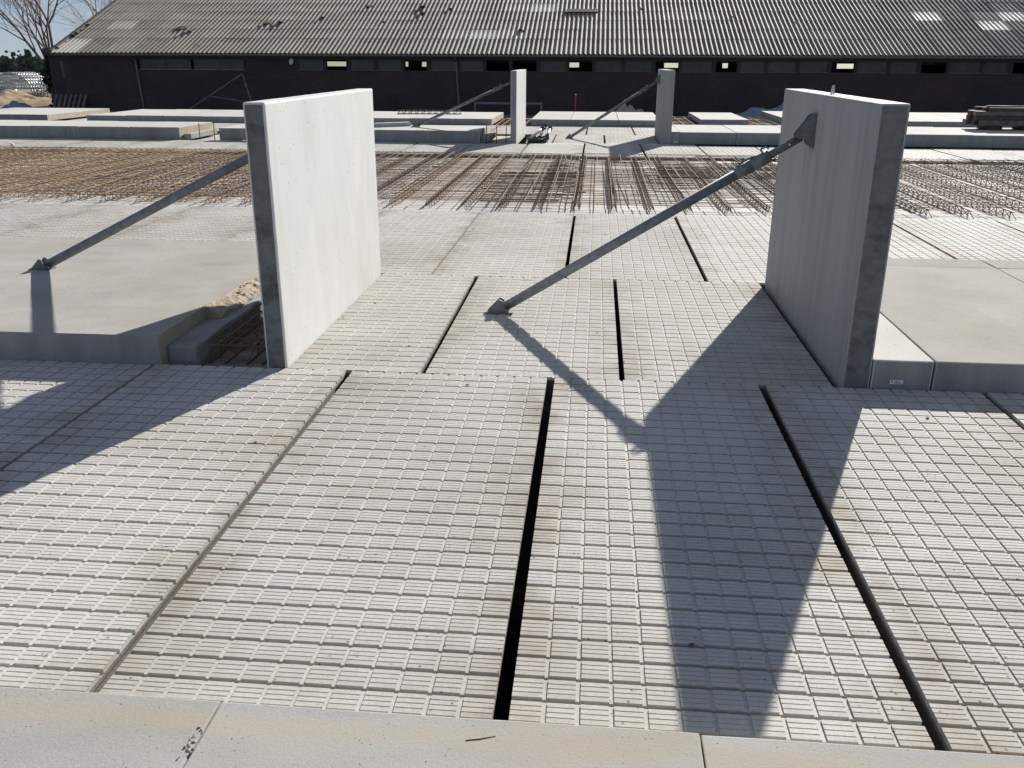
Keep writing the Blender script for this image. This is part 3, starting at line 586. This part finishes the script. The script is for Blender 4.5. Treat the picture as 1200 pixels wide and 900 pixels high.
# ------------------------------------------------------------------ timber stack on the right
ts = [(-.0, 0, .09), (.0, .22, .09)]
def timber(x, y, z, L_, w_, h, mat, label, rz=0):
    g = MB(); g.box(0, L_, -w_ / 2, w_ / 2, 0, h); me = bevel(g.mesh('timber', M[mat]), .006, 1); rough_edges(me, 2, .004, x + y + z)
    tag(link('timber', me, None, (x, y, z), (0, 0, rz)), label, 'timber', 'timber stack on the far blocks')
for k, x in enumerate((8.95, 9.75, 10.6)): timber(x, 22.55, .268, .35, .6, .09, 'timber_dark', 'thick bearer block under the old timber stack')
zz = .362
for lv, (h, rows) in enumerate(((.12, 3), (.10, 4), (.10, 3), (.08, 3))):
    for q in range(rows):
        timber(8.72 + R.uniform(-.15, .2) + (.12 if lv == 3 else 0), 22.28 + q * (.7 / rows), zz, 2.4 + R.uniform(0, .5), .6 / rows, h - .006, 'timber' if (lv + q) % 2 == 0 else 'timber_dark', 'weathered plank in the old timber stack on the far blocks', R.uniform(-.008, .008))
    zz += h
timber(8.95, 22.45, zz, 1.5, .14, .03, 'timber', 'thin pale lath on top of the old timber stack')

# ------------------------------------------------------------------ barn
BY = 35.25; XL, XR = -20.75, 18.3; RP = math.radians(20.3)
barn = link('barn', None, None, (0, BY, GZ)); tag(barn, 'long low dark brick barn with corrugated grey roof behind the building site', 'barn')
def part(g, name, mat, parent=barn, smooth=False, off=(0, BY, GZ)):
    g.v = [(x - off[0], y - off[1], z - off[2]) for x, y, z in g.v]; return link(name, g.mesh(name, mat, smooth), parent)
edges = [-11.43, -10.34, -9.42, -8.38, -7.31, -6.34, -5.21, -4.22, -3.24, -2.22, -1.12, -.15, .94, 2.05, 3.0, 4.23, 5.11, 6.11, 7.23, 8.36, 9.29, 10.44, 11.5, 12.5, 13.69, 14.65, 15.7, 16.8, 17.9]
openb = {-10.34, -7.31, -4.22, -3.24, -1.12, 2.05, 4.23, 8.36, 11.5, 14.65}
ZS, ZT, ZE = 1.34, 1.70, 1.93
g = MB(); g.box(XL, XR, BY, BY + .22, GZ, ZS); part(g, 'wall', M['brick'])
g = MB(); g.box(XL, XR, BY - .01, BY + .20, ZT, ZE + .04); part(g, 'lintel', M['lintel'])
for x0, x1 in ((XL, -17.72), (-13.45, -11.49)):
    g = MB(); g.box(x0, x1, BY + .002, BY + .2, ZS + .002, ZT - .002); part(g, 'wall', M['brick'])
def window(x0, x1, pale=False):
    g = MB(); t_ = .028; y0_, y1_ = BY + .05, BY + .10
    g.box(x0, x1, y0_, y1_, ZS + .002, ZS + .002 + t_); g.box(x0, x1, y0_, y1_, ZT - t_ - .002, ZT - .002); g.box(x0, x0 + t_, y0_ + .002, y1_ - .002, ZS + t_, ZT - t_); g.box(x1 - t_, x1, y0_ + .002, y1_ - .002, ZS + t_, ZT - t_)
    w_ = part(g, 'window', M['frame'])
    g = MB(); g.box(x0 + t_, x1 - t_, y0_ + .02, y0_ + .026, ZS + t_, ZT - t_); link('pane', part(g, 'pane', M['glass'], w_).data, w_); bpy.data.objects.remove(w_.children[0])
    g = MB(); g.box(x0 - .02, x1 + .02, BY - .03, BY + .049, ZS - .018, ZS + .012); part(g, 'sill', M['frame'] if not pale else M['galv'], w_)
for a, b_ in zip(edges, edges[1:]):
    g = MB(); g.box(a - .06, a + .06, BY - .02, BY + .18, ZS + .001, ZT - .001); part(g, 'post', M['lintel'])
    if a not in openb: window(a + .062, b_ - .062)
for a in (-17.65, -16.62, -15.5, -14.5): window(a, a + 1.0, True)
g = MB(); g.box(XL, XR, BY - .015, BY - .001, 1.05, 1.10); part(g, 'wall_ledge', M['lintel'])
# rear wall with gaps of daylight, floor slab and gable ends
BB = 51.0
def px2x(px, Y): return None
lit = [(-15.0, -13.75), (-10.75, -10.3), (-9.55, -9.3), (-1.6, -1.02), (3.5, 4.35), (5.6, 5.85), (6.55, 6.85), (7.85, 8.25), (12.45, 13.45)]
g = MB(); g.box(XL, XR, BB, BB + .2, GZ, 1.36); part(g, 'wall', M['brick'])
g = MB(); g.box(XL, XR, BB, BB + .2, 1.60, 1.95); part(g, 'lintel', M['lintel'])
px_ = XL
for a, b_ in lit + [(XR, XR)]:
    g = MB(); g.box(px_, a, BB + .01, BB + .19, 1.361, 1.599); part(g, 'wall', M['brick']); px_ = b_
RY0 = 34.82; RZ0 = 1.96; RL = 1.57 + 7 * 1.05; ct, stn = math.cos(RP), math.sin(RP)
ridge_y, ridge_z = RY0 + RL * ct, RZ0 + RL * stn
for x in (XL + .1, XR - .3):
    g = MB(); g.prism([(x, BY + .22, GZ), (x, BB, GZ), (x, BB, 1.9), (x, ridge_y, ridge_z - .12), (x, BY + .22, 2.0)], (1, 0, 0), 0, .2); part(g, 'gable', M['brick'])
g = MB(); g.prism([(XL - .1, ridge_y + .02, ridge_z - .02), (XL - .1, BB + .5, 1.86), (XL - .1, BB + .5, 1.80), (XL - .1, ridge_y + .02, ridge_z - .1)], (1, 0, 0), 0, XR - XL + .2); part(g, 'rear_roof', M['roof'])
g = MB(); g.prism([(XL + .3, RY0 + .6, RZ0 + .02 + (.6 * stn / ct) - .1), (XL + .3, ridge_y, ridge_z - .1), (XL + .3, ridge_y, ridge_z - .16), (XL + .3, RY0 + .6, RZ0 - .1 + (.6 * stn / ct) - .06)], (1, 0, 0), 0, XR - XL - .8); roof = part(g, 'roof', M['lintel'])
SW = .177 * 6
def sheet_mesh(L_, mat, seed):
    g = MB(); rr = random.Random(seed); seg = 8; nw = 6; n_ = seg * nw; A = .0255 if 'pale' not in mat.name else .013; ov = .10
    for j, (s_, up) in enumerate(((-ov, .0085), (L_ * .5, .003), (L_ + .02, -.002))):
        for i in range(n_ + 1):
            x = i / n_ * SW; z = A * math.cos(2 * math.pi * i / seg) + up
            g.v.append((x, s_, z))
    m_ = n_ + 1
    for j in range(2):
        for i in range(n_): g.face((j * m_ + i, j * m_ + i + 1, (j + 1) * m_ + i + 1, (j + 1) * m_ + i))
    k = len(g.v)                       # lower edge thickness
    for i in range(n_ + 1): g.v.append(g.v[i])
    for i in range(n_ + 1): x, y, z = g.v[i]; g.v.append((x, y + .001, z - .009))
    for i in range(n_): g.face((k + m_ + i, k + m_ + i + 1, k + i + 1, k + i))
    me = g.mesh('roof_sheet', mat, True, fix=False); return me
sh = {(r, k): sheet_mesh(1.57 if r == 0 else 1.05, M[k], r) for r in (0, 1) for k in ('roof', 'roof_pale', 'roof_mid')}
xst = -20.86
pale = {(0, 0): 'roof_pale', (15, 1): 'roof_pale', (16, 1): 'roof_mid', (17, 4): 'roof_pale', (16, 4): 'roof_mid', (31, 3): 'roof_pale', (30, 3): 'roof_mid', (33, 2): 'roof_pale', (34, 2): 'roof_mid', (33, 3): 'roof_mid', (34, 3): 'roof_pale', (27, 1): 'roof_mid', (34, 4): 'roof_mid', (14, 1): 'roof_mid'}
s_ = 0.0
for r_ in range(8):
    L_ = 1.57 if r_ == 0 else 1.05
    for c in range(37):
        kind = pale.get((c, r_), 'roof_mid' if R.random() < .02 else 'roof')
        y = RY0 + s_ * ct; z = RZ0 + s_ * stn
        link('roof_sheet', sh[(0 if r_ == 0 else 1, kind)], roof, (xst + c * SW, y - BY, z - GZ + R.uniform(-.003, .003)), (RP + R.uniform(-.002, .002), 0, R.uniform(-.0015, .0015)))
    s_ += L_
def onroof(x, s): return (x, RY0 + s * ct - BY, RZ0 + s * stn - GZ)
g = MB(); g.tube((XL, ridge_y, ridge_z), (XR, ridge_y, ridge_z), .11, .11, 10); part(g, 'ridge_cap', M['roof'], roof)
# raised hatch sheet, verge board, moss
g = MB(); g.box(0, 1.25, 0, .34, .045, .065); g.box(.05, .1, 0, .28, .0, .045); g.box(1.15, 1.2, 0, .28, .0, .045); g.box(0, 1.25, -.012, 0, -.03, .065); link('roof_hatch', g.mesh('roof_hatch', M['timber_dark']), roof, onroof(-1.35, 4.45), (RP, 0, 0))
g = MB(); g.prism([(-20.97, 0, -.10), (-20.83, 0, -.10), (-20.83, 0, .09), (-20.97, 0, .09)], (0, ct, stn), -.06, RL); link('verge_board', g.mesh('verge_board', M['timber_dark']), roof, (0, RY0 - BY, RZ0 - GZ))
def moss_lump(x, s, r_):
    bm = bmesh.new(); bmesh.ops.create_icosphere(bm, subdivisions=2, radius=r_)
    for v_ in bm.verts: v_.co *= 1 + .5 * mnoise.noise(v_.co * 14 + Vector((x, s, 0))); v_.co.z *= .16
    me = bpy.data.meshes.new('moss'); bm.to_mesh(me); bm.free(); me.materials.append(M['moss']); link('moss', me, roof, (onroof(x, s)[0], onroof(x, s)[1], onroof(x, s)[2] + .02), (RP, 0, R.random() * 3))
for x, s, r_ in ((-16.7, 2.6, .22), (-16.2, 2.3, .15), (-13.3, 3.2, .2), (-12.8, 3.3, .14), (-9.6, 5.3, .16), (-7.2, 4.4, .12), (-7.3, 5.2, .13), (-3.0, 2.4, .12), (-3.0, 2.2, .09), (-8.6, 3.4, .08), (-11.2, 3.9, .09), (-6.1, 5.0, .1), (5.2, 4.0, .08), (7.5, 3.3, .07), (1.7, 5.0, .08)): moss_lump(x, s, r_)
# verge growth: a ragged line of moss up the left verge
for k in range(26): moss_lump(-20.9 + R.uniform(-.07, .1), .4 + k * .33, R.uniform(.06, .13))
# gutter and downpipes
g = MB(); n_ = 8
prof = [(34.80 + .075 * math.cos(math.pi + math.pi * i / n_), 1.895 + .075 * math.sin(math.pi + math.pi * i / n_)) for i in range(n_ + 1)] + [(34.80 + .06 * math.cos(-math.pi * i / n_), 1.90 + .06 * math.sin(-math.pi * i / n_)) for i in range(n_ + 1)]
g.prism([(XL, y, z) for y, z in prof], (1, 0, 0), 0, XR - XL); part(g, 'gutter', M['galv_dull'])
for x in (-17.76, -5.29):
    g = MB(); g.path([(x, 34.82, 1.85), (x, BY - .07, 1.68), (x + .1, BY - .07, GZ + .02)], .038, 8); part(g, 'downpipe', M['galv_dull'])
# pale lamp fitting under the eave
lf = link('wall_lamp', None, None, (-11.6, BY - .001, 1.55)); tag(lf, 'small pale lamp fitting under the barn eave', 'lamp')
g = MB(); g.box(-.06, .06, -.03, 0, .02, .16); link('back_plate', g.mesh('back_plate', M['galv']), lf)
bm = bmesh.new(); bmesh.ops.create_uvsphere(bm, u_segments=12, v_segments=8, radius=.085); 
for v_ in bm.verts: v_.co.z *= 1.4; v_.co.y *= .7
me = bpy.data.meshes.new('lamp_shade'); bm.to_mesh(me); bm.free(); me.materials.append(M['sticker']); link('lamp_shade', me, lf, (0, -.08, .09), (0, .3, 0))
# low annex and chimney at the barn's end
an = link('lean_to', None, None, (-21.45, 36.3, GZ)); tag(an, 'low brown lean-to shed at the end of the barn', 'shed')
g = MB(); g.box(-.5, .5, 0, 3, 0, 2.05); link('wall', g.mesh('wall', M['brick']), an)
g = MB(); g.prism([(-.6, -.15, 2.07), (-.6, 3.2, 2.45), (-.6, 3.2, 2.52), (-.6, -.15, 2.32)], (1, 0, 0), 0, 1.15); link('roof', g.mesh('roof', M['timber_dark']), an)
g = MB(); g.box(-.4, -.2, 1.2, 1.4, 2.3, 2.75); link('chimney', g.mesh('chimney', M['raw_edge']), an)
g = MB(); g.box(.0, .45, -.03, -.005, 1.2, 1.85); link('door', g.mesh('door', M['timber']), an)
# A-shaped pipe frame leaning at the barn
af = link('leaning_pipes', None, None, (-14.0, 34.0, GZ)); tag(af, 'pale A shaped pipe frame leaning before the barn wall', 'pipe frame')
g = MB(); g.tube((-1.55, 0, 0), (.56, .9, 1.42), .035, .035, 8); link('leg', g.mesh('leg', M['timber']), af)
g = MB(); g.tube((1.25, 0, 0), (.56, .9, 1.38), .035, .035, 8); link('leg', g.mesh('leg', M['timber']), af)
g = MB(); g.tube((-.62, .36, .62), (1.08, .2, .40), .025, .025, 8); link('crossbar', g.mesh('crossbar', M['timber']), af)
# goal-like steel frame, blue tarp, red marker
fr = link('steel_frame', None, None, (-3.05, 32.2, GZ)); tag(fr, 'low blue grey steel frame standing behind the sunlit far wall', 'steel frame')
for x in (-1.15, 1.15):
    g = MB(); g.tube((x, 0, 0), (x, 0, .545), .03, .03, 8); link('leg', g.mesh('leg', M['galv']), fr)
g = MB(); g.box(-1.18, 1.18, -.03, .03, .51, .575); link('top_rail', g.mesh('top_rail', M['galv']), fr)
g = MB(); g.tube((0, 0, 0), (0, 0, .85), .022, .022, 8); rp_ = link('marker_post', None, None, (-.72, 31.7, GZ)); link('post', g.mesh('post', M['red']), rp_); tag(rp_, 'thin red marker post behind the end slabs', 'marker post')
g = MB(); g.tube((0, 0, .852), (0, 0, .88), .03, .015, 8); link('cap', g.mesh('cap', M['sticker']), rp_)
def heap(name, mat, loc, sx, sy, sz, seed, n_=40, rough=.5):
    g = MB()
    for j in range(n_ + 1):
        for i in range(n_ + 1):
            u = i / n_ * 2 - 1; v_ = j / n_ * 2 - 1; r_ = math.sqrt(u * u + v_ * v_)
            h = max(0, 1 - r_ ** 1.6); nn = mnoise.fractal(Vector((u * 2.3 + seed, v_ * 2.3, seed)), .9, 2.0, 6)
            g.v.append((u * sx, v_ * sy, h * sz * (1 + rough * nn) + (.06 * nn * sz if h > 0 else -.02)))
    for j in range(n_):
        for i in range(n_): a = j * (n_ + 1) + i; g.face((a, a + 1, a + n_ + 2, a + n_ + 1))
    return link(name, g.mesh(name, M[mat], True, fix=False), None, loc)
tag(heap('plastic_sheet', 'tarp', (6.3, 32.6, GZ), 2.2, .8, .5, 3.1, 26, .6), 'blue grey plastic sheet heaped at the foot of the barn', 'plastic sheet')
tag(heap('plastic_sheet', 'tarp', (-22.9, 35.2, GZ), .75, .5, .28, 8.1, 26, .6), 'blue plastic sheet crumpled near the dirt heap', 'plastic sheet')
tag(heap('rubble_pile', 'raw_edge', (1.05, 31.7, GZ), .8, .4, .5, 5.1, 24, .8), 'small pale rubble pile behind the end slabs', 'rubble')
tag(heap('dirt_heap', 'dirt', (-26.6, 41, GZ), 3.8, 3.0, .34, 1.3, 60, .9), 'sunlit sandy dirt heap beside the barn', 'dirt heap')
tag(heap('dirt_heap', 'dirt', (-33, 40, GZ), 4.5, 3.5, .45, 6.3, 60, .9), 'second dirt heap farther out from the barn', 'dirt heap')
# slatted pallet leaning against the lean-to
pl = link('pallet', None, None, (-20.6, 34.75, GZ)); tag(pl, 'dark slatted wooden pallet leaning at the barn corner', 'pallet')
for k in range(7):
    g = MB(); g.prism([(-.62 + k * .2, 0, 0), (-.53 + k * .2, 0, 0), (-.48 + k * .2, .38, .62), (-.57 + k * .2, .38, .62)], (0, -.02, .0), 0, 1); link('slat', g.mesh('slat', M['timber']), pl)
for t_ in (.12, .5, .88):
    g = MB(); g.box(-.6 + .05 * t_, .72 + .05 * t_, .38 * t_ + .004, .38 * t_ + .05, .62 * t_ - .03, .62 * t_ + .03); link('bearer', g.mesh('bearer', M['timber_dark']), pl)

# ------------------------------------------------------------------ far left: stall dividers, fence, trees
def divider(x, y, rz, sc_, mat, label, lean=.15):
    root = link('stall_divider', None, None, (x, y, GZ), (lean, 0, rz)); tag(root, label, 'stall divider', 'galvanised stall dividers')
    g = MB(); pts = [(-.95 * sc_, 0, 0)] + [(-.95 * sc_ * math.cos(math.pi * t_ / 12), 0, .35 + .85 * sc_ * math.sin(math.pi * t_ / 12)) for t_ in range(13)] + [(.95 * sc_, 0, 0)]
    g.path(pts, .045, 7); link('hoop', g.mesh('hoop', M[mat], True), root)
    g = MB(); g.tube((-.93 * sc_, 0, .4), (.93 * sc_, 0, .4), .035, .035, 7); link('rail', g.mesh('rail', M[mat], True), root)
    g = MB(); g.path([(-.5 * sc_ * math.cos(math.pi * t_ / 8), 0, .4 + .45 * sc_ * math.sin(math.pi * t_ / 8)) for t_ in range(9)], .03, 6); link('inner_hoop', g.mesh('inner_hoop', M[mat], True), root)
for k in range(9): divider(-31.3 + .05 * k, 48.0 + .16 * k, .25, 1.0, 'bright_steel', 'bright curved steel stall divider in the upright stack behind the dirt heap', .12)
for k in range(4): divider(-29.25 + .04 * k, 48.6 + .2 * k, .15, .95, 'bright_steel', 'bright curved steel stall divider standing apart, with grass showing through', .08)
for k in range(7): divider(-33.6 + .06 * k, 47.4 + .17 * k, .3, 1.05, 'galv', 'dull grey stall divider in the stack at the outer side', .1)
fn = link('pipe_fence', None, None, (-30, 46.2, GZ)); tag(fn, 'low pale rail fence behind the dirt heap', 'fence')
for k in range(6):
    g = MB(); g.tube((-6 + k * 1.9, 0, 0), (-6 + k * 1.9, 0, 1.1), .04, .04, 7); link('post', g.mesh('post', M['bright_steel']), fn)
for z in (.62, 1.02):
    g = MB(); g.tube((-6.2, 0, z), (3.7, 0, z), .03, .03, 7); link('rail', g.mesh('rail', M['bright_steel']), fn)
def bare_tree(loc, h, seed, label, lean=(0, 0), r0=.16, depth=5, forks=3):
    rr = random.Random(seed); tr = MB(); cr_ = MB()
    def grow(p, d, L_, r_, lev):
        nseg = 4 if lev < 2 else 3; q = p
        for i in range(nseg):
            d = (d + Vector((rr.uniform(-.12, .12), rr.uniform(-.12, .12), rr.uniform(-.03, .09)))).normalized()
            q2 = q + d * (L_ / nseg); ra = r_ * (1 - .38 * i / nseg); rb = r_ * (1 - .38 * (i + 1) / nseg)
            (tr if lev < 2 else cr_).tube(q, q2, ra, rb, 7 if lev < 2 else 4, False); q = q2
            if lev < depth and i >= 1 and rr.random() < (.75 if lev > 0 else .5):
                ax = d.orthogonal().normalized(); ax.rotate(Quaternion(d, rr.uniform(0, 6.28))); d2 = (d * .75 + ax * .62 + Vector((0, 0, .15))).normalized()
                grow(q, d2, L_ * rr.uniform(.5, .72), rb * .6, lev + 1)
        if lev < depth:
            for _ in range(2):
                ax = d.orthogonal().normalized(); ax.rotate(Quaternion(d, rr.uniform(0, 6.28))); d2 = (d + ax * rr.uniform(.25, .55)).normalized()
                grow(q, d2, L_ * rr.uniform(.62, .82), r_ * .62 * .9, lev + 1)
    base = Vector((lean[0], lean[1], 1)).normalized(); top_ = base * h * .13
    tr.tube((0, 0, -.05), top_, r0 * 1.5, r0 * 1.05, 8, False)
    for q in range(forks):
        an_ = 6.283 * q / forks + rr.uniform(-.4, .4); sp_ = rr.uniform(.18, .5)
        grow(top_ - base * .1, (base + Vector((math.cos(an_) * sp_, math.sin(an_) * sp_, 0))).normalized(), h * .30, r0 * rr.uniform(.5, .75), 0)
    root = link('bare_tree', None, None, loc); tag(root, label, 'tree', 'bare trees beyond the barn end')
    link('trunk', tr.mesh('trunk', M['bark'], True, fix=False), root); link('crown', cr_.mesh('crown', M['twig'], fix=False), root)
    return root
bare_tree((-27.9, 46.5, GZ), 8.6, 11, 'bare many-stemmed tree at the barn corner before the sky', (-.12, 0), .12, 5, 6)
bare_tree((-27.2, 52, GZ), 8.0, 5, 'bare slender tree rising behind the lean-to roof', (.02, 0), .10, 4, 4)
bare_tree((-30.4, 62, GZ), 12.0, 23, 'bare tree with upright stems rising behind the barn verge', (.05, 0), .15, 4, 5)
bare_tree((-28.6, 64, GZ), 12.0, 31, 'bare tree with reddish twigs above the barn verge', (0, 0), .13, 4, 4)
def leafy(loc, rx, rz_, n_, size, mat, label, seed, name='ivy_bush', cat='bush', cone=False, trunk=True):
    rr = random.Random(seed); g = MB()
    cl = [(Vector((rr.gauss(0, .4) * rx, rr.gauss(0, .4) * rx, rz_ * (rr.random()))), rr.uniform(.25, .5) * rx) for _ in range(26)]
    for k in range(n_):
        c, s_ = cl[rr.randrange(len(cl))]; taper = (1 - c.z / rz_ * .92) if cone else 1
        p = Vector((c.x * taper, c.y * taper, c.z)) + Vector((rr.gauss(0, 1), rr.gauss(0, 1), rr.gauss(0, 1))) * s_ * .55 * (taper if cone else 1)
        if p.z < .02: p.z = .02 + rr.random() * .1
        u = Vector((rr.gauss(0, 1), rr.gauss(0, 1), rr.gauss(0, 1))).normalized(); t_ = u.orthogonal().normalized() * size * rr.uniform(.6, 1.3); u *= size * rr.uniform(.6, 1.3)
        k0 = len(g.v); g.v += [tuple(p - t_), tuple(p + u * .6), tuple(p + t_), tuple(p - u * .6)]; g.face((k0, k0+1, k0+2, k0+3))
    root = link(name, None, None, loc); tag(root, label, cat); link('crown', g.mesh('crown', M[mat], fix=False), root)
    t = MB(); t.tube((0, 0, 0), (0, 0, rz_ * .8), .10, .04, 7); link('trunk', t.mesh('trunk', M['bark']), root)
leafy((-22.35, 36.9, GZ), .26, 2.0, 4200, .045, 'ivy', 'dark ivy covered stump at the barn corner', 3)
leafy((-25.9, 44.0, GZ), .55, 1.5, 4200, .05, 'ivy', 'dark low thicket behind the lean-to', 4)
for k, (x, y, h) in enumerate(((-60, 86, 3.7), (-63.5, 88, 3.0), (-56.5, 90, 2.6), (-53.5, 95, 2.2), (-67, 90, 3.3))):
    leafy((x, y, GZ), 1.9, h, 2600, .16, 'hazy_conifer', ['tallest dark evergreen beyond the field', 'rounded dark evergreen next to the tallest one', 'mid sized dark evergreen nearer the barn end', 'smallest dark evergreen, beside the barn end trees', 'dark evergreen at the outer end of the group'][k], 20 + k, 'evergreen_tree', 'tree', True)
# a far hedge that reads as one mass
g = MB(); rr = random.Random(5)
for k in range(9000):
    x = rr.uniform(-120, -44); y = 128 + rr.gauss(0, 1.2); z = abs(rr.gauss(0, .8)) * (1.0 + .6 * mnoise.noise(Vector((x * .12, 0, 0)))); s_ = rr.uniform(.2, .45); u = Vector((rr.gauss(0, 1), rr.gauss(0, 1), rr.gauss(0, 1))).normalized(); t_ = u.orthogonal() * s_; p = Vector((x, y, GZ + z)); k0 = len(g.v)
    g.v += [tuple(p - t_), tuple(p + u * s_), tuple(p + t_), tuple(p - u * s_)]; g.face((k0, k0+1, k0+2, k0+3))
tag(link('far_hedge', g.mesh('far_hedge', M['hazy_conifer'], fix=False)), 'long far hedge beyond the green field', 'hedge', kind='stuff')
